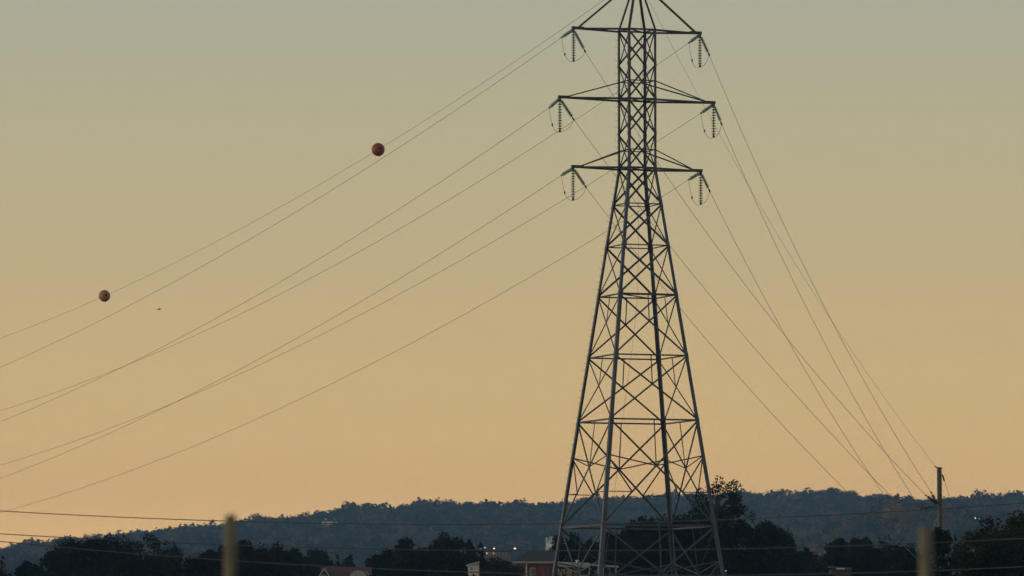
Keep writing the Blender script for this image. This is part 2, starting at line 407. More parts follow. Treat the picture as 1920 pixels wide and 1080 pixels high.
def wire(name, pts, r, m, label, cat, group=None):
    w = MB(); w.tube(pts, r, 5); o = w.obj(name, m); return tag(o, label, cat, group)
def fit_wire(start, Xs, ds, m, pix, ext=None, n=60):
    """parabola in height over horizontal run through the start and pixel points"""
    t0 = 0.0; ts = [0.0]; zs = [start.z]
    d0 = start.y
    for (x, y) in pix:
        d = wire_d(x, ds, Xs, m); ts.append(d - d0); zs.append(zpx(y, d))
    wts = np.array([6.0] + [1.0]*len(pix))
    co = np.polyfit(ts, zs, 2, w=wts)
    end = ts[-1] if ext is None else ext
    return [Vector((start.x - m*t, d0 + t, float(np.polyval(co, t)))) for t in np.linspace(0, end, n)]
G_L = 'conductors running away to the left'; G_R = 'conductors dropping to the right'
LEFT = {('top',-1): [(980,123),(732,290),(198,590),(98,644),(0,690)], ('middle',-1): [(980,233.5),(394,600),(270,670),(0,790)], ('bottom',-1): [(980,377),(400,717),(300,768),(0,897)],
        ('top',1): [(1235,118),(1052,240),(980,287),(400,609),(270,675),(0,768)], ('middle',1): [(1238,262),(1060,375),(980,422),(400,721),(300,764),(0,873)], ('bottom',1): [(1245,365),(1060,480),(535,763),(250,877),(0,962)]}
for k, pix in LEFT.items():
    s = ends[k]['away']; tip = tips[k]
    pts = fit_wire(s, tip.x, tip.y, ML_, pix, ext=190)
    wire('conductor', pts, 0.0152, M_WIRE, f'thin conductor sagging away to the left from the {SIDE[k[1]]} end of the {k[0]} crossarm', 'power line', G_L)
RIGHT = {('top',1): [(1414,300),(1567,611),(1731,900),(1746,924)], ('middle',1): [(1383,300),(1522,594),(1633,800),(1692,900),(1727,957)], ('bottom',1): [(1433,555),(1475,633),(1592,830),(1655,922),(1720,1017)],
         ('top',-1): [(1140,160),(1267,353),(1300,400),(1475,633),(1708,900),(1736,928)], ('middle',-1): [(1140,310),(1267,470),(1300,517),(1573,830),(1660,919),(1722,982)], ('bottom',-1): [(1140,405),(1280,585),(1300,605),(1499,830),(1584,917),(1663,995)]}
rend = {}
for k, pix in RIGHT.items():
    s = ends[k]['near']; tip = tips[k]
    m_ = MR_
    if k[0] == 'top' or k == ('middle', 1):   # these three land on the wooden pole
        de = 388.6; m_ = (P(pix[-1][0], 900, de).x - s.x) / (s.y - de)
    pts = fit_wire(s, s.x, s.y, m_, pix)
    rend[k] = pts[-1]
    if k[0] == 'top' or k == ('middle', 1):
        pass
    else:                                      # runs on down behind the tree tops
        d = pts[-1] - pts[-2]
        pts += [pts[-1] + d*i*1.0 for i in range(1, 14)]
    wire('conductor', pts, 0.0152, M_WIRE, f'thin conductor dropping steeply to the right from the {SIDE[k[1]]} end of the {k[0]} crossarm', 'power line', G_R)
# shield wire with marker balls
apex = t2w((0, 0, ZA + .1))
pts = fit_wire(apex, apex.x, apex.y, ML_, [(1140,0),(980,108),(708,280),(194,553),(0,635)], ext=190)
wire('shield_wire', pts, 0.013, M_WIRE, 'highest thin wire leaving the tower peak to the left through both marker balls', 'power line')
for px, mm, nm in ((708, M_RED, 'dark red aerial marker ball, the higher one nearer the tower'), (194, M_YEL, 'dull yellow aerial marker ball low on the left of the shield wire')):
    d = wire_d(px, apex.y, apex.x, ML_)
    i = max(1, min(len(pts)-2, min(range(len(pts)), key=lambda i: abs(pts[i].y - d))))
    j = i if pts[i].y <= d else i-1; p = pts[j].lerp(pts[j+1], (d-pts[j].y)/(pts[j+1].y-pts[j].y))
    dirn = (pts[i+1]-pts[i-1]).normalized()
    root = empty('marker_ball', p, 0, nm, 'marker ball', 'aerial marker balls on the shield wire')
    rot = Vector((0,0,1)).rotation_difference(dirn)
    prof = [(0.515*math.sin(a), -0.515*math.cos(a)) for a in np.linspace(0.10, math.pi-.10, 22)]
    s = MB(); s.lathe(prof, 32); link_mesh('shell', s.mesh('shell', mm, True), root, (0,0,0), rot)
    # seam flange round the joint of the two half shells
    sm = MB(); sm.lathe([(.505,-.02),(.532,-.015),(.532,.015),(.505,.02)], 32); link_mesh('seam_flange', sm.mesh('seam_flange', mm), root, (0,0,0), Vector((0,0,1)).rotation_difference(Vector((dirn.y,-dirn.x,0.25)).normalized()))
    for sgn in (-1, 1):
        h = MB(); h.lathe([(.10,-.05),(.10,.03),(.05,.07),(.03,.10)] if sgn > 0 else [(.03,-.10),(.05,-.07),(.10,-.03),(.10,.05)], 12)
        link_mesh('wire_clamp', h.mesh('wire_clamp', M_FIT), root, dirn*(.515*sgn), rot)
pts = fit_wire(apex, apex.x, apex.y, (P(1753, 900, 388.9).x - apex.x) / (apex.y - 388.9), [(1262,90),(1300,165),(1380,300),(1467,457),(1544,567),(1589,647),(1753,874)])
rend['shield'] = pts[-1]
wire('shield_wire', pts, 0.009, M_WIRE, 'faint thin wire from the tower peak down to the top of the wooden pole', 'power line')
# slack cable hanging through the tower
dl = [(1197,-30,420),(1201,20,420),(1205,150,419.7),(1198,250,419.5),(1197,330,419.5),(1197,480,419.3),(1195,560,419),(1188,630,418.6),(1183,670,418.3),(1165,800,417.5),(1160,860,417),(1152,925,416.5),(1140,1010,416),(1128,1100,415.6),(1120,1180,415.4)]
wire('hanging_cable', [P(*q) for q in dl], 0.010, M_WIRE, 'faint thin cable hanging down through the middle of the lattice tower', 'cable')

# roadside distribution wires, nearer than the tower
for nm, pix in (('uppermost', [(0,960),(134,964),(415,974),(620,982),(1050,985),(1278,977),(1373,972)]), ('second', [(0,1001),(134,1008),(600,1028),(885,1031.5),(1170,1031.5),(1480,1027),(1690,1020)]), ('lowest', [(0,1016),(84,1024),(269,1038),(406,1047),(600,1060),(706,1066),(846,1074),(977,1078),(1270,1077)])):
    co = np.polyfit([a for a, b in pix], [b for a, b in pix], 2)
    pts = [P(x, float(np.polyval(co, x)), 215 - x*0.012) for x in np.linspace(-500, 2300, 70)]
    wire('line_wire', pts, 0.016, M_WIREL, f'{nm} of the three near wires sagging across low over the tree tops', 'power line', 'near line wires across the tree tops')

# ------------------------------------------------------------------ wooden pole on the right with its guys
pd = P(1762, 876, 389).y
top = P(1761, 876, 389); gz = float(ground_z(top.x, 389))
bot = P(1765, 1150, 389)
pole = empty('utility_pole', (bot.x, 389, gz), 0, 'bare grey wooden pole standing above the trees right of the tower', 'pole')
lt = top - Vector((bot.x, 389, gz))
m = MB(); m.tube([(0,0,-.8), (0,0,0), lt*0.5, lt*0.97, lt], [.21,.205,.175,.152,.150], 14); m.obj('shaft', M_WOODP, pole, True)
m = MB(); m.bar(lt+Vector((-.16,0,-.06)), lt+Vector((.22,0,-.06)), .05,.06); m.tube([lt+Vector((-.14,0,-.05)), lt+Vector((-.28,-.02,.08))],[.03,.05],6); m.obj('top_bracket', M_FIT, pole)
att = P(1757, 946, 388.8) - Vector((bot.x, 389, gz))
for key in (('top',1), ('top',-1)):
    q = rend[key] - Vector((bot.x, 389, gz))
    io = empty('strain_insulator_string', att, 0); io.parent = pole
    v = q - att; L = v.length; rot = Vector((0,0,-1)).rotation_difference(v.normalized())
    s = MB()
    nn = max(3, int((min(L,1.1)-.14)/.11))
    for i in range(nn):
        s.lathe([(0.035, 0.06), (0.05, 0.045), (0.125, 0.0), (0.13, -0.02), (0.05, -0.03), (0.03, -0.05)], 12, Matrix.Translation((0,0,-.10-i*.11)))
    link_mesh('disc_stack', s.mesh('disc_stack', M_FIT, True), io, (0,0,0), rot)
    r = MB(); r.tube([(0,0,0), v], .02, 6); r.obj('link_rod', M_FIT, io)
    r = MB(); r.tube([v*.94, v*1.03], .06, 6); r.obj('clamp', M_FIT, io)
a = P(1758, 950, 388.8) - Vector((bot.x,389,gz)); b = P(1727, 953, 388.4) - Vector((bot.x,389,gz))
m = MB(); m.tube([a, b], [.035,.03], 6); m.tube([b+Vector((0,0,.05)), b-Vector((0,0,.22))], [.05,.035], 6); m.obj('standoff_arm', M_FIT, pole)
for (x0,y0,x1,y1,lab) in ((1766.5,889,1810,1022,'long guy wire slanting right from near the top of the wooden pole'), (1769,960,1803,1032,'upper of two short guy wires low on the wooden pole'), (1770,975,1793,1030,'lower of two short guy wires low on the wooden pole')):
    a = P(x0,y0,389); b = P(x1,y1,387); d = (b-a); b2 = a + d*1.6
    g = MB(); g.tube([a, b2], .012, 5); go = g.obj('guy_wire', M_WIREL); tag(go, lab, 'guy wire', 'guy wires of the wooden pole')
    if y0 < 900:
        t = MB(); t.tube([a+d*.0, a+d*.02, a+d*.09, a+d*.10], [.02,.055,.055,.02], 8); t.obj('strain_rod', M_FIT, go)

# ------------------------------------------------------------------ near fence posts (out of focus)
def fence_post(x, ytop, d, w, label, lean):
    t = P(x, ytop, d); g = float(ground_z(t.x, d))
    root = empty('fence_post', (t.x, d, g), 0, label, 'post', 'near wooden fence posts')
    h = t.z - g; rr = w/2
    rnd = random.Random(int(x))
    pts = [(-lean*(1-k)*1.0 + rnd.uniform(-.002,.002), 0, -.4 + (h+.4)*k) for k in np.linspace(0, 1, 12)]
    m = MB(); m.tube(pts + [(0,0,h+.012)], [rr*1.12]+[rr*(1.10-.10*k+rnd.uniform(-.02,.02)) for k in np.linspace(0,1,11)]+[rr*.7], 16)
    m.obj('post_shaft', M_POST, root, True)
    s = MB(); s.tube([(-rr*.9,-rr*.5,h-.45), (-rr*1.15,-rr*.8,h-.44), (-rr*.9,-rr*.6,h-.415)], .003, 5); s.obj('staple', M_FIT, root)
fence_post(433, 969, 32, 0.064, 'blurred wooden fence post at lower left rising in front of the hill', 0.035)
fence_post(1736, 992, 32, 0.072, 'blurred wooden fence post at lower right in front of the wooden pole', 0.0)

# ------------------------------------------------------------------ birds
def bird(x, y, d, s, rz, label):
    root = empty('bird', P(x, y, d), rz, label, 'bird', 'small dark birds in flight')
    b = MB()
    b.tube([(-.5,0,.02),(-.38,0,.0),(-.15,0,0),(.08,0,.02),(.26,0,.05),(.36,0,.06),(.44,0,.05)], [.09,.05,.10,.12,.075,.07,.01], 10)
    for sg in (-1, 1):
        b.add([(.18,sg*.05,.05),(-.12,sg*.05,.04),(-.08,sg*.45,.20),(.10,sg*.42,.22),(-.22,sg*1.0,.12)], [(0,1,2,3),(3,2,4),(3,2,1,0),(4,2,3)])
    o = b.obj('body', M_BIRD, root, True); o.scale = (s,s,s)
    return root
bird(298.5, 580, 330, 0.27, R(8), 'tiny dark bird in flight below the yellow marker ball')
bird(1461, 966, 520, 0.32, R(150), 'tiny dark bird in flight in front of the hill right of the tower')

# ------------------------------------------------------------------ trees
def crown_quads(rng, rx, ry, rz, nl, per, leaf, airy=0.0, shape='round'):
    """leaf clumps on lobes spread through the crown volume; centred on 0, unit radii rx ry rz"""
    qs = []; tints = []
    cent = []
    for i in range(nl):
        for _ in range(30):
            p = rng.normal(size=3); p /= np.linalg.norm(p); p *= rng.uniform(0.35, 0.88)**0.8
            if shape == 'round' and p[2] < -0.75: continue
            if shape == 'cone':
                h = (p[2]+1)/2; p[:2] *= max(0.12, 1.05*(1-h))
            break
        cent.append(p)
    for c in cent:
        lr = rng.uniform(0.16, 0.34) * (1.0 - 0.3*airy)
        if shape == 'cone': lr *= 0.75*(1.25-(c[2]+1)/2)
        n = int(per * (lr/0.25)**2 * rng.uniform(.7, 1.3))
        v = rng.normal(size=(n, 3)); v /= np.linalg.norm(v, axis=1)[:, None]
        r = rng.uniform(0.25, 1.0, n)**0.55 + (rng.random(n) < 0.16)*rng.uniform(0, .55, n)
        pos = c + v * (lr * r)[:, None] * np.array([1.0, 1.0, 0.8])
        pos = pos * np.array([rx, ry, rz])
        base_t = rng.uniform(0, 0.85)**1.3
        qs.append(pos); tints.append(np.clip(base_t + rng.normal(0, .16, n), 0, 1))
    pos = np.concatenate(qs); tint = np.concatenate(tints); n = len(pos)
    a = rng.normal(size=(n, 3)); a /= np.linalg.norm(a, axis=1)[:, None]
    b = rng.normal(size=(n, 3)); b -= (b*a).sum(1)[:, None]*a; b /= np.linalg.norm(b, axis=1)[:, None]
    s = leaf * rng.uniform(0.55, 1.35, n)[:, None]
    q = np.stack([pos - a*s*.5, pos + b*s*.33 + a*s*.08, pos + a*s*.55, pos - b*s*.33 + a*s*.05], 1)
    return q, tint, np.array(cent)*np.array([rx, ry, rz])

TREES = []
def tree(x, ytop, wpx, d, label, kind='broad', low=None, m=None, dens=1.0, cat='tree', group='trees behind and beside the tower', name=None):
    seed = int(x*7 + ytop*13 + d) % 100003
    rng = np.random.default_rng(seed)
    t = P(x, ytop, d); g = float(ground_z(t.x, d))
    H = max(t.z - g, 2.0); W = wpx * d / F
    cb = H*0.14 if low is None else H*low                      # crown bottom
    if kind == 'broad': cb = max(cb, H - 1.35*W)
    rz = (H - cb)/2; rx = W/2
    root = empty(name or {'broad':'broadleaf_tree','airy':'open_crowned_tree','cone':'pointed_tree'}[kind], (t.x, d, g), 0, label, cat, group)
    nl = {'broad': int(52 + W*2.5), 'airy': int(40 + W*3), 'cone': 36}[kind]
    per = {'broad': 250, 'airy': 150, 'cone': 110}[kind]
    area = rx*rz/12.0
    per = max(40, per*min(2.2, max(.35, area)))*dens
    leaf = (0.21 if kind != 'airy' else 0.17) if d < 620 else 0.31
    if d < 400: leaf = 0.15; dens *= 2.6
    q, tint, cent = crown_quads(rng, rx/1.02, max(rx*.85, 1.2), rz/1.05, nl, per, leaf, 1.0 if kind == 'airy' else 0, 'cone' if kind == 'cone' else 'round')
    zt_ = np.percentile(q[:, :, 2], 99.93); xt_ = np.percentile(np.abs(q[:, :, 0]), 99.0)
    fz, fx = rz/zt_, rx/xt_
    q[:, :, 2] *= fz; q[:, :, :2] *= fx; cent = cent*np.array([fx, fx, fz])
    q[:, :, 2] += cb + rz
    me = quads_mesh('crown', q, m or (M_LEAF if seed % 3 else M_LEAFD), tint)
    o = bpy.data.objects.new('crown', me); C.objects.link(o); o.parent = root
    # trunk with limbs
    tr = MB(); r0 = 0.10 + 0.018*H
    top_ = H*.86
    spine = [Vector((0.25*math.sin(k*2.1+seed)*k, 0.2*math.cos(k*1.7+seed)*k, top_*k - .3)) for k in np.linspace(0, 1, 8)]
    tr.tube(spine, [r0*(1-.82*k) for k in np.linspace(0, 1, 8)], 8)
    order = rng.permutation(len(cent))[:18]
    for i in order:
        c = Vector(cent[i]) + Vector((0, 0, cb + rz))
        k = min(.9, max(.18, (c.z - abs(c.x)*.7)/max(top_, .1)))
        s = spine[int(k*7)]
        mid = lerp(s, c, .5) + Vector((0, 0, .08*rx))
        tr.tube([s, mid, c], [r0*.42*(1-.4*k), r0*.24, r0*.06], 5)
    tr.obj('trunk', M_BARK, root)
    return root

# left group
tree(6, 1042, 46, 640, 'narrow dark tree cut by the left picture edge', 'cone')
tree(55, 1053, 50, 620, 'small low dark tree second from the left edge')
tree(78, 1046, 34, 650, 'small pointed tree left of the big round left tree', 'cone')
tree(115, 1030, 90, 600, 'dark rounded tree on the left shoulder of the big left clump')
tree(165, 1009, 150, 590, 'broad domed tree forming the crest of the left clump')
tree(213, 1005, 120, 615, 'domed tree just right of the left clump crest, touching the skyline')
tree(290, 1000, 110, 600, 'feathery topped tree at the right of the left clump', 'airy', dens=1.8)
tree(318, 1016, 70, 585, 'ragged right-hand edge tree of the left clump', 'airy', dens=1.6)
tree(240, 1040, 170, 520, 'wide low tree in front of the left clump', m=M_LEAF)
tree(352, 1044, 120, 540, 'low dark tree filling the foot of the gap right of the left clump')
tree(398, 1024, 62, 640, 'small dark tree just left of the blurred left post')
tree(458, 1015, 86, 630, 'tree with a pointed tip just right of the blurred left post')
tree(425, 1046, 120, 560, 'wide low tree straight behind the blurred left post')
tree(530, 1020, 76, 640, 'round dark tree midway between the left post and the red roofed house')
tree(500, 1040, 90, 560, 'low dark tree between the left post and the red roofed house')
tree(585, 1031, 72, 760, 'dark round tree behind the left end of the red roofed house')
tree(572, 1062, 62, 600, 'low dark bushy tree left of the red roofed house')
tree(632, 1035, 26, 780, 'narrow greenish tree rising behind the red roofed house', 'cone')
tree(658, 1040, 40, 770, 'small ragged tree behind the right part of the red roofed house', 'airy')
tree(711, 1036, 54, 740, 'dark tree directly right of the red roofed house')
tree(742, 1026, 70, 640, 'left shoulder tree of the tall middle clump')
tree(785, 1010, 90, 630, 'second highest tree of the middle clump left of its peak')
tree(836, 998, 100, 615, 'highest tree of the middle clump with a bushy peak')
tree(874, 1012, 70, 630, 'tree on the right slope of the middle clump', 'airy')
tree(905, 1035, 58, 640, 'feathery tree at the right foot of the middle clump', 'airy')
tree(800, 1040, 150, 540, 'wide low dark tree in front of the middle clump')
tree(742, 1062, 76, 560, 'low dark tree below the left shoulder of the middle clump')
tree(938, 1046, 92, 540, 'rounded dark bushy tree between the white shed and the brick house', m=M_LEAFB)
tree(862, 1060, 40, 520, 'small dark tree just left of the white shed')
# behind the tower
tree(1066, 1000, 66, 660, 'dark tree behind the left tower leg above the tin roof')
tree(1103, 1012, 66, 640, 'tree behind the second tower leg', m=M_LEAF)
tree(1148, 998, 60, 650, 'dark tree just right of the second tower leg')
tree(1182, 990, 60, 640, 'small tree in the middle between the tower legs', 'airy')
tree(1207, 968, 64, 620, 'tall bushy tree seen between the two middle tower legs')
tree(1262, 964, 100, 610, 'spreading tree behind the third tower leg')
tree(1205, 1018, 150, 560, 'wide dark tree low between the middle tower legs')
tree(1347, 892, 106, 560, 'tallest tree, an open crown beside the right tower leg above the ridge', 'airy', low=.58, dens=1.15)
tree(1316, 924, 70, 570, 'leafy lower mass on the left of the tallest tree', 'airy', low=.5, dens=1.1)
tree(1374, 930, 78, 575, 'leafy lower mass on the right of the tallest tree', 'airy', low=.5, dens=1.1)
tree(1346, 946, 84, 600, 'dense dark tree filling in behind the tallest tree')
tree(1300, 988, 110, 550, 'dark round tree at the foot of the tallest tree')
tree(1392, 976, 96, 560, 'dark round tree right of the right tower leg')
tree(1438, 978, 88, 570, 'round shouldered tree right of the tallest tree', m=M_LEAF)
tree(1466, 1004, 60, 580, 'lower tree on the right slope of the clump beside the tower')
tree(1370, 1025, 180, 500, 'wide dark tree low in front of the right tower leg')
# right group
tree(1500, 1028, 60, 640, 'low dark tree in the dip right of the clump beside the tower')
tree(1538, 1040, 90, 600, 'greenish bush-like tree in the dip left of the twin small trees', m=M_LEAF)
tree(1566, 1009, 34, 690, 'left one of twin small upright trees against the hill')
tree(1584, 1016, 30, 690, 'lower companion leaning on the left one of the twin small trees')
tree(1612, 1007, 48, 680, 'right one of twin small upright trees against the hill')
tree(1660, 1001, 44, 600, 'flat layered tree left of the blurred right post', 'airy', low=.35)
tree(1690, 1014, 60, 590, 'thin leaved tree just left of the blurred right post', 'airy')
tree(1640, 1030, 110, 560, 'dark tree below the flat layered tree')
tree(1590, 1044, 110, 540, 'low dark tree beneath the twin small trees')
tree(1522, 1036, 150, 610, 'wide rounded tree filling the dip right of the clump beside the tower')
tree(1608, 1028, 170, 640, 'wide rounded tree joining the feet of the twin small trees')
tree(1684, 1026, 150, 620, 'wide rounded tree beneath the flat layered tree and the thin leaved tree')
tree(1710, 1034, 100, 420, 'leafy tree low behind the blurred right post', m=M_LEAF)
tree(1762, 988, 44, 372, 'leafy tree hiding the foot of the wooden pole', m=M_LEAF)
tree(1795, 1003, 60, 375, 'shrubby tree just right of the wooden pole foot', 'airy')
tree(1778, 1030, 110, 350, 'wide dark tree low below the wooden pole')
tree(1832, 992, 100, 350, 'left slope tree of the large clump at the right edge', m=M_LEAFB)
tree(1876, 970, 130, 345, 'upper left tree of the large clump at the right edge', m=M_LEAFB)
tree(1925, 954, 150, 340, 'highest tree of the large clump, cut by the right edge', m=M_LEAF)
tree(1860, 1022, 130, 320, 'wide tree filling the front of the clump at the right edge')
tree(1935, 1020, 120, 315, 'dark tree at the bottom right corner')

tree(1905, 985, 190, 330, 'broad bushy tree in the middle of the clump at the right edge', m=M_LEAFB)
# undergrowth along the foot of the trees
def undergrowth():
    rng = np.random.default_rng(5)
    n = 430; qs = []; ts = []
    for i in range(n):
        px = rng.uniform(-60, 1990); d = rng.uniform(450, 760)
        if 585 < px < 700: d = rng.uniform(740, 800)
        yt = rng.uniform(1056, 1082)
        if 1035 < px < 1170: yt = rng.uniform(1073, 1086); d = rng.uniform(437, 441)
        elif 865 < px < 1035: yt = rng.uniform(1074, 1090); d = rng.uniform(470, 540)
        p = P(px, yt, d); g = float(ground_z(p.x, d)); h = max(p.z - g, .8)
        r = rng.uniform(1.0, 2.2)
        q, t, _ = crown_quads(rng, r, r, h/2, 9, 26, .34)
        q = q + np.array([p.x, d, g + h/2]); qs.append(q); ts.append(np.clip(t*.8 + rng.uniform(-.1,.35), 0, 1))
    me = quads_mesh('undergrowth', np.concatenate(qs), M_LEAFD, np.concatenate(ts))
    o = bpy.data.objects.new('undergrowth', me); C.objects.link(o)
    tag(o, 'dark unbroken undergrowth along the foot of the trees', 'undergrowth', kind='stuff')
undergrowth()

# ------------------------------------------------------------------ hillside forest (one mass)
CLEAR = []      # (x, y, radius) glades for the far houses
def far_site(px, py, d): p = P(px, py, d); return p
SITES = {'longhouse': (614, 979, 3750), 'chapel': (1031, 1028, 2700), 'shops': (930, 1037, 1400), 'ridgehouse': (1830, 976, 2700)}
def forest():
    rng = np.random.default_rng(11)
    # template crowns
    T = []
    for k in range(10):
        n = 180
        v = rng.normal(size=(n, 3)); v[:, 2] = np.abs(v[:, 2])*1.0 - 0.25; v /= np.linalg.norm(v, axis=1)[:, None]
        lob = 0.82 + 0.18*np.sin(v[:, 0]*5+k)*np.cos(v[:, 1]*4.3+k*2)
        pos = v*(lob*rng.uniform(.80, 1.02, n))[:, None]
        a = rng.normal(size=(n, 3)); a -= (a*v).sum(1)[:, None]*v*.7; a /= np.linalg.norm(a, axis=1)[:, None]
        b = np.cross(a, v + rng.normal(size=(n, 3))*.35); b /= np.linalg.norm(b, axis=1)[:, None]
        s = rng.uniform(.085, .20, n)[:, None]
        T.append(np.stack([pos-a*s, pos+b*s*.7, pos+a*s, pos-b*s*.7], 1))
    P_ = []
    def scatter(y0, y1, sp, keep=1.0):
        y = y0
        while y < y1:
            hw = 0.0847*y*1.22 + 20
            x = -hw
            while x < hw:
                if rng.random() < keep:
                    P_.append((x + rng.uniform(-.5,.5)*sp*1.2, y + rng.uniform(-.5,.5)*sp*1.2))
                x += sp
            y += sp*0.95
    scatter(1530, 2450, 12, .5); scatter(2450, 3150, 9.5, .95); scatter(3150, 4225, 8.8); scatter(4225, 4370, 11, .8)
    P_ = np.array(P_)
    # low crowns standing right in front of the far houses
    front = []
    for nm, yy, hw in (('longhouse', 979.8, 19), ('chapel', 1029, 16)):
        sx_, _, sd = SITES[nm]
        for dd in (8, 14, 20):
            for q_ in np.linspace(-hw, hw, 9):
                front.append(((sx_ + q_ + rng.uniform(-2, 2) - 960)*(sd-dd)/F, sd - dd, yy + rng.uniform(0, 2)))
    front = np.array(front)
    px = 960 + P_[:,0]*F/P_[:,1]
    ok = np.ones(len(P_), bool)
    gz = hill_z(P_[:,0], P_[:,1])
    sc_ = rng.lognormal(0, .32, len(P_)) * 5.0
    sc_ = np.clip(sc_, 2.6, 9.0) * np.clip(P_[:,1]/3400, .5, 1)
    hgt = sc_*rng.uniform(.8, 1.15, len(P_))
    base_h = rng.uniform(1.3, 5.0, len(P_)) * np.clip(P_[:,1]/3400, .4, 1)
    ytop = 1340 - (gz + base_h + hgt - CAMZ)*F/P_[:,1]
    for nm, (sx_, sy_, sd) in SITES.items():
        hw, up = {'longhouse': (20, 12), 'chapel': (17, 26), 'shops': (45, 8), 'ridgehouse': (14, 8)}[nm]
        ok &= ~((np.abs(px - sx_) < hw) & (P_[:,1] < sd + 25) & (ytop < sy_ + 2))
    P_ = P_[ok]; px = px[ok]; gz = gz[ok]; sc_ = sc_[ok]; hgt = hgt[ok]; base_h = base_h[ok]
    fg = hill_z(front[:,0], front[:,1]); fh = np.maximum(CAMZ + (1340 - front[:,2])*front[:,1]/F - fg, 1.2)
    P_ = np.concatenate([P_, front[:,:2]]); px = np.concatenate([px, 960 + front[:,0]*F/front[:,1]]); gz = np.concatenate([gz, fg])
    sc_ = np.concatenate([sc_, np.full(len(fg), 2.8)]); hgt = np.concatenate([hgt, fh*.75]); base_h = np.concatenate([base_h, fh*.25])
    n = len(P_)
    # turning patches
    patch = 0.5 + 0.5*np.sin(P_[:,0]*.021+1.1*np.sin(P_[:,1]*.008))*np.sin(P_[:,1]*.012+.6)
    spur = ((px > 1480) & (P_[:,1] < 3150)).astype(float)
    tint = np.clip(rng.beta(1.1, 2.4, n)*.85 + .42*patch**2*rng.random(n) + .30*spur*rng.random(n), 0, 1)
    kind = rng.integers(0, 10, n); ang = rng.uniform(0, 2*np.pi, n)
    out = []; tt = []
    for k in range(10):
        idx = np.where(kind == k)[0]; t = T[k]
        c, s = np.cos(ang[idx]), np.sin(ang[idx])
        X = t[None,:,:,0]*c[:,None,None] - t[None,:,:,1]*s[:,None,None]
        Y = t[None,:,:,0]*s[:,None,None] + t[None,:,:,1]*c[:,None,None]
        Z = np.broadcast_to(t[None,:,:,2], X.shape)
        q = np.stack([X*sc_[idx][:,None,None] + P_[idx,0][:,None,None], Y*sc_[idx][:,None,None] + P_[idx,1][:,None,None],
                      Z*hgt[idx][:,None,None] + (gz+base_h)[idx][:,None,None]], -1)
        out.append(q.reshape(-1,4,3)); tt.append(np.clip(np.repeat(tint[idx], len(t)) + rng.normal(0,.07,len(idx)*len(t)),0,1))
    q = np.concatenate(out)
    me = quads_mesh('hillside_forest', q, M_FOREST, np.concatenate(tt))
    o = bpy.data.objects.new('hillside_forest', me); C.objects.link(o)
    tag(o, 'hazy blue wooded hillside with patches of turning trees under the ridge', 'forest', kind='stuff')
    print('forest crowns', n, 'quads', len(q))
forest()

# ------------------------------------------------------------------ buildings
def window(parent, x, z, w, h, y, frame=M_WHITE, pane=M_DARKGLASS):
    t = .06
    f = MB(); f.box((x-w/2-t, y-.05, z-t), (x+w/2+t, y+.02, z)); f.box((x-w/2-t, y-.05, z+h), (x+w/2+t, y+.02, z+h+t))
    f.box((x-w/2-t, y-.05, z), (x-w/2, y+.02, z+h)); f.box((x+w/2, y-.05, z), (x+w/2+t, y+.02, z+h)); f.box((x-w/2, y-.04, z+h*.5-.02), (x+w/2, y+.01, z+h*.5+.02))
    fo = f.obj('window', frame, parent)
    p = MB(); p.box((x-w/2+.002, y-.015, z+.002), (x+w/2-.002, y+.012, z+h-.002)); p.obj('pane', pane, fo)
def gable_roof(m, x0, x1, y0, y1, ze, zr, t=.14, ov=.3):
    """ridge along x"""
    ym = (y0+y1)/2; k = (zr-ze)/((y1-y0)/2)
    for s, ya in ((-1, y0-ov), (1, y1+ov)):
        zz = ze - ov*k
        m.add([(x0-ov,ya,zz),(x1+ov,ya,zz),(x1+ov,ym,zr),(x0-ov,ym,zr),(x0-ov,ya,zz+t),(x1+ov,ya,zz+t),(x1+ov,ym,zr+t),(x0-ov,ym,zr+t)],
              [(0,3,2,1),(4,5,6,7),(0,1,5,4),(1,2,6,5),(3,0,4,7)])
def gable_wall(m, x0, x1, y0, y1, zb, ze, zr, axis='x'):
    m.box((x0,y0,zb),(x1,y1,ze))
    ym = (y0+y1)/2; xm = (x0+x1)/2
    if axis == 'x':
        for x in (x0, x1): m.add([(x,y0,ze),(x,y1,ze),(x,ym,zr)], [(0,1,2),(2,1,0)])
    else:
        for y in (y0, y1): m.add([(x0,y,ze),(x1,y,ze),(xm,y,zr)], [(0,1,2),(2,1,0)])

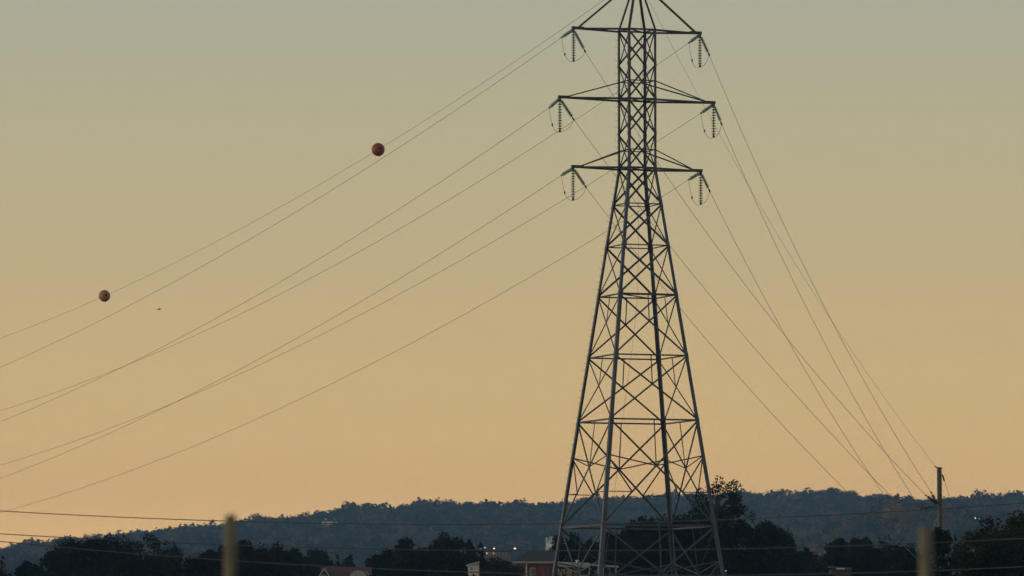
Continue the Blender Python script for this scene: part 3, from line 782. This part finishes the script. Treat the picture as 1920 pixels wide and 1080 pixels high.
def cottage():       # red roofed house low left of the middle
    d = 700; o = P(650, 1080, d); g = float(ground_z(o.x, d)); s = d/F
    r = empty('cottage', (o.x, d, g), 0, 'cottage with brownish red roof and two pale front gables at the picture bottom', 'house')
    X = lambda px: (px-650)*s
    Z = lambda py: zpx(py, d) - g
    zr, ze = Z(1064), Z(1086)
    w = MB(); gable_wall(w, X(602), X(694), 0, 6.0, -.3, ze, zr); w.obj('wall', M_CREAM, r)
    m = MB(); gable_roof(m, X(604), X(692), 0, 6.0, ze, zr, .12, .25); ro = m.obj('roof', M_REDROOF, r)
    # left pointed gable
    xa, xb, xm = X(600), X(617), X(606.5)
    gb = MB(); za, zb = Z(1082), Z(1067.5)
    gb.box((xa+.1,-1.2,-.3),(xb-.1,.6,za)); gb.add([(xa+.1,-1.2,za),(xb-.1,-1.2,za),((xa+xb)/2,-1.2,zb)],[(0,1,2),(2,1,0)]); go = gb.obj('gable', M_CREAM, r)
    t = MB()
    t.bar(((xa+xb)/2,-1.27,zb+.06),(xa-.15,-1.27,za-.1),.10,.16,(0,1,0)); t.bar(((xa+xb)/2,-1.27,zb+.06),(xb+.15,-1.27,za-.1),.10,.16,(0,1,0)); t.obj('barge_board', M_WHITE, go)
    t = MB(); t.add([(xa-.2,-1.35,za-.12),(xa-.2,2.2,za-.12),((xa+xb)/2,2.2,zb+.14),((xa+xb)/2,-1.35,zb+.14),(xb+.2,-1.35,za-.12),(xb+.2,2.2,za-.12)],[(0,3,2,1),(3,4,5,2)]); t.obj('gable_roof', M_REDROOF, go)
    window(go, (xa+xb)/2-.0, za-1.0+.55, .34, .62, -1.205)
    # right round headed gable
    xc = X(672); rad = (X(688)-X(656))/2; zc = Z(1070) - rad*.78
    rb = MB(); n = 20
    arc = [(xc + rad*math.cos(a), zc + .78*rad*math.sin(a)) for a in np.linspace(0, math.pi, n)]
    fr = [(x,-1.0,z) for x, z in arc] + [(xc-rad,-1.0,-.3),(xc+rad,-1.0,-.3)]
    bk = [(x,.8,z) for x,_,z in fr]; k = len(fr)
    rb.add(fr+bk, [tuple(reversed(range(k))), tuple(k+i for i in range(k))]+[(i,(i+1)%k,k+(i+1)%k,k+i) for i in range(k)])
    rg = rb.obj('round_gable', M_CREAM, r)
    window(rg, xc-.28, zc-.75, .3, .95, -1.005); window(rg, xc+.28, zc-.75, .3, .95, -1.005)
    t = MB(); t.bar((X(686),-1.3,Z(1072)),(X(695),-1.3,Z(1081)),.07,.16,(0,1,0)); t.obj('barge_board', M_WHITE, r)
cottage()

def brick_house():
    d = 600; o = P(1012, 1080, d); g = float(ground_z(o.x, d)); s = d/F
    r = empty('brick_house', (o.x, d, g), 0, 'brick house with dark grey roof and pale eaves behind the left tower leg', 'house')
    X = lambda px: (px-1012)*s
    Z = lambda py: zpx(py, d) - g
    ze, zr = Z(1053.5), Z(1031)
    w = MB(); w.box((X(968),0,-.4),(X(1042),7,ze-.12)); w.obj('wall', M_BRICK, r)
    m = MB(); x0,x1,xr0,xr1 = X(958),X(1046),X(990),X(1044); y0,y1,ym = -.5,7.5,3.5
    V = [(x0,y0,ze),(x1,y0,ze),(x1,y1,ze),(x0,y1,ze),(xr0,ym,zr),(xr1,ym,zr)]
    m.add(V, [(0,1,5,4),(1,2,5),(2,3,4,5),(3,0,4),(3,2,1,0)]); ro = m.obj('roof', M_SHING, r)
    f = MB(); f.box((x0,y0-.04,ze-.15),(x1,y0-.003,ze+.03)); f.box((x0+.02,y0,ze-.15),(x1-.02,-.003,ze-.12)); f.obj('fascia', M_CREAM, r)
    c = MB(); c.box((X(1018),3.0,zr-.5),(X(1026),3.7,zr-.02)); c.obj('chimney', M_BRICK, ro)
    zt = Z(1060)
    for px in (1000,):
        window(r, X(px), Z(1078)-.6, .55, 1.25, -.005)
    for px in (1013.5, 1019, 1026.5):
        q = MB(); wd = .12 if px != 1026.5 else .10
        for k in range(9): q.box((X(px)-wd, -.06, Z(1086)+k*.16),(X(px)+wd, -.012, Z(1086)+k*.16+.14))
        q.obj('shutter', M_SHUTTER, r)
    for px in (988, 1006, 1033):
        q = MB(); q.box((X(px)-.12,-.10,-.3),(X(px)+.02,-.005,ze-.15)); q.obj('porch_post', M_WHITE if px==988 else M_BRICK, r)
brick_house()

def tin_shelter():
    d = 445; o = P(1100, 1080, d); g = float(ground_z(o.x, d)); s = d/F
    r = empty('tin_roofed_shelter', (o.x, d, g), 0, 'low shelter with pale blue grey tin roof between the left tower legs', 'shed')
    X = lambda px: (px-1100)*s
    Z = lambda py: zpx(py, d) - g
    m = MB()
    # sloping tin roof: high at the back, ribs run front to back
    xa, xb, xc = X(1045), X(1106), X(1160)
    def slab(x0,x1,zf0,zf1,zb0,zb1,y0,y1,t):
        m.add([(x0,y0,zf0-t),(x1,y0,zf1-t),(x1,y1,zb1-t),(x0,y1,zb0-t),(x0,y0,zf0),(x1,y0,zf1),(x1,y1,zb1),(x0,y1,zb0)],[(3,2,1,0),(4,5,6,7),(0,1,5,4),(1,2,6,5),(2,3,7,6),(3,0,4,7)])
    slab(xa, xb, Z(1055), Z(1057), Z(1055)+.12, Z(1057)+.12, -.1, 2.6, .30)
    slab(xb+.005, xc, Z(1058), Z(1061.5), Z(1058)+.08, Z(1061.5)+.08, -.02, 2.5, .11)
    ro = m.obj('roof', M_TIN, r)
    rb = MB()
    for k in range(7):
        x = xa + .12 + k*.34; t = (x-xa)/(xb-xa); zf = Z(1055+2*t)
        rb.bar((x,-.09,zf+.02),(x,2.58,zf+.14),.05,.03)
    rb.obj('roof_rib', M_TIN, ro)
    v = MB(); v.lathe([(.09,0),(.09,.16),(.16,.17),(.16,.24),(.05,.27)], 10, Matrix.Translation((X(1083),1.2,Z(1056)))); v.obj('vent_cap', M_WHITE, ro)
    w = MB(); w.box((X(1047),1.4,-.3),(X(1104),2.5,Z(1063.6))); w.obj('wall', M_SHING, r)
    for a, b in ((1050,1060),(1062.5,1073)):
        q = MB(); q.box((X(a),1.30,Z(1079)),(X(b),1.395,Z(1066))); q.obj('panel', M_CREAM, r)
    for px, w_ in ((1047.5,.09),(1087,.06),(1105,.09),(1131,.08),(1143,.06),(1155,.09)):
        q = MB(); zt = Z(1064) if px < 1106 else Z(1060+(px-1106)*.06)-.1
        q.box((X(px)-w_/2,.05,-.3),(X(px)+w_/2,.05+w_,zt)); q.obj('post', M_TIN, r)
    q = MB(); q.bar((X(1087),.1,Z(1079)),(X(1104),.1,Z(1079)),.05,.08); q.bar((X(1106),.1,Z(1066)),(X(1130),.1,Z(1081)),.05,.05); q.obj('rail', M_TIN, r)
tin_shelter()

def white_shed():
    d = 500; o = P(887, 1080, d); g = float(ground_z(o.x, d)); s = d/F
    r = empty('white_shed', (o.x, d, g), R(0), 'small white sided shed with one window half hidden by the dark trees', 'shed')
    X = lambda px: (px-887)*s
    Z = lambda py: zpx(py, d) - g
    w = MB(); zl, zr = Z(1061), Z(1057)
    w.add([(X(877.5),0,-.3),(X(898),0,-.3),(X(898),3,-.3),(X(877.5),3,-.3),(X(877.5),0,zl),(X(898),0,zr),(X(898),3,zr),(X(877.5),3,zl)],[(3,2,1,0),(4,5,6,7),(0,1,5,4),(1,2,6,5),(2,3,7,6),(3,0,4,7)])
    w.obj('wall', M_WHITE, r)
    m = MB(); m.bar((X(874.5),1.5,zl+.04),(X(899),1.5,zr+.14),3.4,.09,(0,0,1)); m.obj('roof', M_WHITE, r)
    window(r, X(884), Z(1068.5), .22, .20, -.005)
white_shed()

def chapel():
    px, py, d = SITES['chapel']; s = d/F; zb = float(hill_z((px-960)*s, d)); x0 = (px-960)*s
    r = empty('white_house', (x0, d, min(zb, zpx(1032, d))), R(-38), 'tall white gabled house with a slim chimney on the hill left of the tower', 'house')
    g = r.location.z
    X = lambda p: (p-px)*s
    Z = lambda p: zpx(p, d) - g
    w = MB(); gable_wall(w, X(1024), X(1042), 0, 8, -3, Z(1017), Z(1007), 'y'); w.box((X(1021),1,-3),(X(1024),7,Z(1018))); w.obj('wall', M_WHITE, r)
    xm = X(1033)
    m = MB()
    for a in (X(1024)-.3, X(1042)+.3):
        m.add([(a,-.4,Z(1017.6)),(a,8.4,Z(1017.6)),(xm,8.4,Z(1006.6)),(xm,-.4,Z(1006.6)),(a,-.4,Z(1017.6)+.25),(a,8.4,Z(1017.6)+.25),(xm,8.4,Z(1006.6)+.25),(xm,-.4,Z(1006.6)+.25)],[(0,1,2,3),(7,6,5,4),(0,3,7,4),(0,4,5,1),(1,5,6,2)])
    m.obj('roof', M_TIN, r)
    c = MB(); c.box((X(1020.6),.2,-3),(X(1022.4),.9,Z(1007.5))); c.obj('chimney', M_WHITE, r)
    window(r, X(1033), Z(1020), .7, .8, -.02)
    p = MB(); p.box((X(1023.5),-1.2,-3),(X(1042),-.01,Z(1025.5))); p.obj('porch', M_CREAM, r)
chapel()

def longhouse():
    px, py, d = SITES['longhouse']; s = d/F; x0 = (px-960)*s
    zb = float(hill_z(x0, d)); g = min(zb, zpx(985, d))
    r = empty('long_white_house', (x0, d, g), R(-28), 'long low white house among the trees high on the left hillside', 'house')
    X = lambda p: (p-px)*s
    Z = lambda p: zpx(p, d) - g
    w = MB(); w.box((X(602),0,-4),(X(624),7,Z(977.8))); w.obj('wall', M_WHITE, r)
    m = MB(); gable_roof(m, X(603), X(623), 0, 7, Z(977.7), Z(976.2), .25, .5); m.obj('roof', M_SHING, r)
    window(r, X(609), Z(980.6), 1.6, .5, -.02)
    # two yard lamps
    for lx, mm, lab in ((611, M_LAMPW, 'bright yard lamp above the left end of the long white house'), (628, M_LAMPW, 'dimmer yard lamp right of the long white house')):
        lamp((lx, 973.6, d - 3), mm, lab, 4.5, .28 if lx == 611 else .2)
def lamp(site, mm, label, h, r0):
    p = P(*site)
    gg = float(hill_z(p.x, p.y)) if p.y > 1500 else float(ground_z(p.x, p.y))
    h = max(p.z - gg, 2.0)
    r = empty('street_lamp', (p.x, p.y, p.z - h), 0, label, 'street lamp', 'distant lit lamps')
    m = MB(); m.tube([(0,0,-.5),(0,0,h*.6),(0,.0,h-.1)], [.10,.08,.06], 8); m.obj('lamp_post', M_FIT, r)
    m = MB(); m.lathe([(r0*.5,h-r0*.6),(r0,h-r0*.1),(r0*.9,h+r0*.4),(r0*.3,h+r0*.7)], 12); m.obj('lamp_head', mm, r, True)
longhouse()

def shops():
    px, py, d = SITES['shops']; s = d/F; x0 = (px-960)*s
    g = float(ground_z(x0, d))
    r = empty('low_roadside_building', (x0, d, g), 0, 'low pale building with glowing panes that mimic lamp reflections below the distant lamps', 'building')
    X = lambda p: (p-px)*s
    Z = lambda p: zpx(p, d) - g
    w = MB(); w.box((X(908),0,-.5),(X(958),9,Z(1034.5))); w.obj('wall', M_STUC, r)
    m = MB(); m.box((X(907),-.4,Z(1034.5)),(X(959),9.4,Z(1033.5))); m.obj('roof', M_SHING, r)
    for p_ in (913, 926): window(r, X(p_), Z(1039), .35, .42, -.02, M_FIT, M_LAMPREFL)  # these glowing panes stand in for lamp reflections
    for p_ in (919.5, 933, 946): window(r, X(p_), Z(1039), .7, .4, -.02)
    lamp((901, 1028.5, d-14), M_LAMPW, 'faint white lamp, leftmost of the row above the low pale building', 8, .10)
    lamp((909.5, 1027, d-14), M_LAMPW, 'white lamp second from left in the row above the low pale building', 8, .16)
    lamp((926.5, 1028.5, d-14), M_LAMP, 'warm lamp in the middle of the row above the low pale building', 8, .19)
    lamp((965.5, 1028.5, d-14), M_LAMP, 'bright warm lamp apart on the right of the row near the brick house', 8, .24)
shops()
lamp((1828.5, 971.5, 2695), M_LAMP, 'warm lamp on the far hillside right of the wooden pole', 5, .30)
lamp((1836.5, 972.5, 2695), M_LAMPW, 'pale lamp beside the warm one on the far right hillside', 5, .18)
lamp((1361, 1070.5, 470), M_LAMPW, 'small pale lamp in the dark right of the tower foot', 5, .045)

def right_shed():
    d = 520; x0 = P(1572, 1080, d).x; g = float(ground_z(x0, d)); s = d/F
    r = empty('small_flat_shed', (x0, d, g), 0, 'small dark shed with a white roof edge among the trees at lower right', 'shed')
    X = lambda p: (p-1572)*s
    Z = lambda p: zpx(p, d) - g
    w = MB(); w.box((X(1558),0,-.3),(X(1596),2.6,Z(1067.4))); w.obj('wall', M_SHING, r)
    m = MB(); m.add([(X(1555),-.15,Z(1064)),(X(1598),-.15,Z(1067.5)),(X(1598),2.8,Z(1063)),(X(1555),2.8,Z(1060)),(X(1555),-.15,Z(1065)-.03),(X(1598),-.15,Z(1068)-.03),(X(1598),2.8,Z(1063)-.1),(X(1555),2.8,Z(1060)-.1)],[(0,1,2,3),(7,6,5,4),(0,4,5,1),(1,5,6,2),(2,6,7,3),(3,7,4,0)]); m.obj('roof', M_SHING, r)
    m = MB(); m.box((X(1568),-.20,Z(1067.6)),(X(1584),-.16,Z(1065.2))); m.obj('roof_edge', M_WHITE, r)
right_shed()

# ------------------------------------------------------------------ haze
hz = MB(); hz.box((-1300, -420, -2.2), (1300, 5800, 215))
hm = bpy.data.materials.new('haze_air'); hm.use_nodes = True
nt = hm.node_tree; nt.nodes.clear()
o_ = nt.nodes.new('ShaderNodeOutputMaterial'); pv = nt.nodes.new('ShaderNodeVolumePrincipled')
pv.inputs['Color'].default_value = (0.285, 0.54, 0.90, 1); pv.inputs['Density'].default_value = 1.42e-4; pv.inputs['Anisotropy'].default_value = 0.0
nt.links.new(pv.outputs[0], o_.inputs['Volume'])
ho = hz.obj('haze', hm); tag(ho, 'thin blue evening haze filling the air', 'haze', kind='stuff')

# ------------------------------------------------------------------ sky and light
SUN_AZ = R(-92)      # measured from straight ahead, negative = left
SUN_EL = R(4.0)
w = bpy.data.worlds.new('World'); sc.world = w; w.use_nodes = True
nt = w.node_tree; nt.nodes.clear()
out = nt.nodes.new('ShaderNodeOutputWorld')
sky = nt.nodes.new('ShaderNodeTexSky'); sky.sky_type = 'NISHITA'; sky.sun_disc = False
sky.sun_elevation = SUN_EL; sky.sun_rotation = SUN_AZ; sky.altitude = 200; sky.dust_density = 2.0
bg1 = nt.nodes.new('ShaderNodeBackground'); bg1.inputs['Strength'].default_value = 0.05
nt.links.new(sky.outputs['Color'], bg1.inputs['Color'])
tc = nt.nodes.new('ShaderNodeTexCoord'); sep = nt.nodes.new('ShaderNodeSeparateXYZ'); nt.links.new(tc.outputs['Generated'], sep.inputs[0])
asn = nt.nodes.new('ShaderNodeMath'); asn.operation = 'ARCSINE'; nt.links.new(sep.outputs['Z'], asn.inputs[0])
mr = nt.nodes.new('ShaderNodeMapRange'); mr.inputs['From Min'].default_value = 0; mr.inputs['From Max'].default_value = R(90)
nt.links.new(asn.outputs[0], mr.inputs['Value'])
ramp = nt.nodes.new('ShaderNodeValToRGB'); ramp.color_ramp.interpolation = 'LINEAR'
SKY = [(0.0, (1.64,0.91,0.285)), (1.5, (1.42,0.82,0.285)), (1.9, (1.25,0.74,0.275)), (2.6, (0.985,0.63,0.255)), (3.4, (0.80,0.545,0.243)), (4.2, (0.665,0.49,0.245)), (5.5, (0.525,0.45,0.265)), (6.8, (0.435,0.41,0.30)), (10, (0.33,0.35,0.31)), (20, (0.19,0.23,0.25)), (45, (0.09,0.12,0.16)), (90, (0.05,0.075,0.11))]
el = ramp.color_ramp.elements
el[0].position = 0; el[0].color = (*SKY[0][1], 1); el[1].position = 1; el[1].color = (*SKY[-1][1], 1)
for a, c in SKY[1:-1]:
    e = el.new(a/90); e.color = (*c, 1)
nt.links.new(mr.outputs['Result'], ramp.inputs['Fac'])
# the afterglow side is brighter than the sky behind
dot = nt.nodes.new('ShaderNodeVectorMath'); dot.operation = 'DOT_PRODUCT'; dot.inputs[1].default_value = (math.sin(R(-22)), math.cos(R(-22)), 0)
nt.links.new(tc.outputs['Generated'], dot.inputs[0])
mr2 = nt.nodes.new('ShaderNodeMapRange'); mr2.interpolation_type = 'SMOOTHSTEP'
mr2.inputs['From Min'].default_value = -0.5; mr2.inputs['From Max'].default_value = 1.0; mr2.inputs['To Min'].default_value = 0.70; mr2.inputs['To Max'].default_value = 0.98
nt.links.new(dot.outputs['Value'], mr2.inputs['Value'])
bg2 = nt.nodes.new('ShaderNodeBackground'); nt.links.new(ramp.outputs['Color'], bg2.inputs['Color']); nt.links.new(mr2.outputs['Result'], bg2.inputs['Strength'])
add = nt.nodes.new('ShaderNodeAddShader'); nt.links.new(bg1.outputs[0], add.inputs[0]); nt.links.new(bg2.outputs[0], add.inputs[1]); nt.links.new(add.outputs[0], out.inputs['Surface'])

sl = bpy.data.lights.new('sun', 'SUN'); so = bpy.data.objects.new('sun', sl); C.objects.link(so)
sl.energy = 0.75; sl.angle = R(10); sl.color = (1.0, 0.86, 0.70)
sdir = Vector((math.sin(SUN_AZ)*math.cos(SUN_EL), math.cos(SUN_AZ)*math.cos(SUN_EL), math.sin(SUN_EL)))
so.rotation_euler = sdir.to_track_quat('Z', 'Y').to_euler()

sc.view_settings.view_transform = 'Standard'; sc.view_settings.look = 'None'; sc.view_settings.exposure = 0; sc.view_settings.gamma = 1
cy = sc.cycles
cy.max_bounces = 10; cy.diffuse_bounces = 2; cy.glossy_bounces = 2; cy.transmission_bounces = 10; cy.volume_bounces = 0; cy.transparent_max_bounces = 32
cy.use_denoising = True; cy.denoiser = 'OPENIMAGEDENOISE'; cy.denoising_input_passes = 'RGB_ALBEDO_NORMAL'; cy.denoising_prefilter = 'ACCURATE'
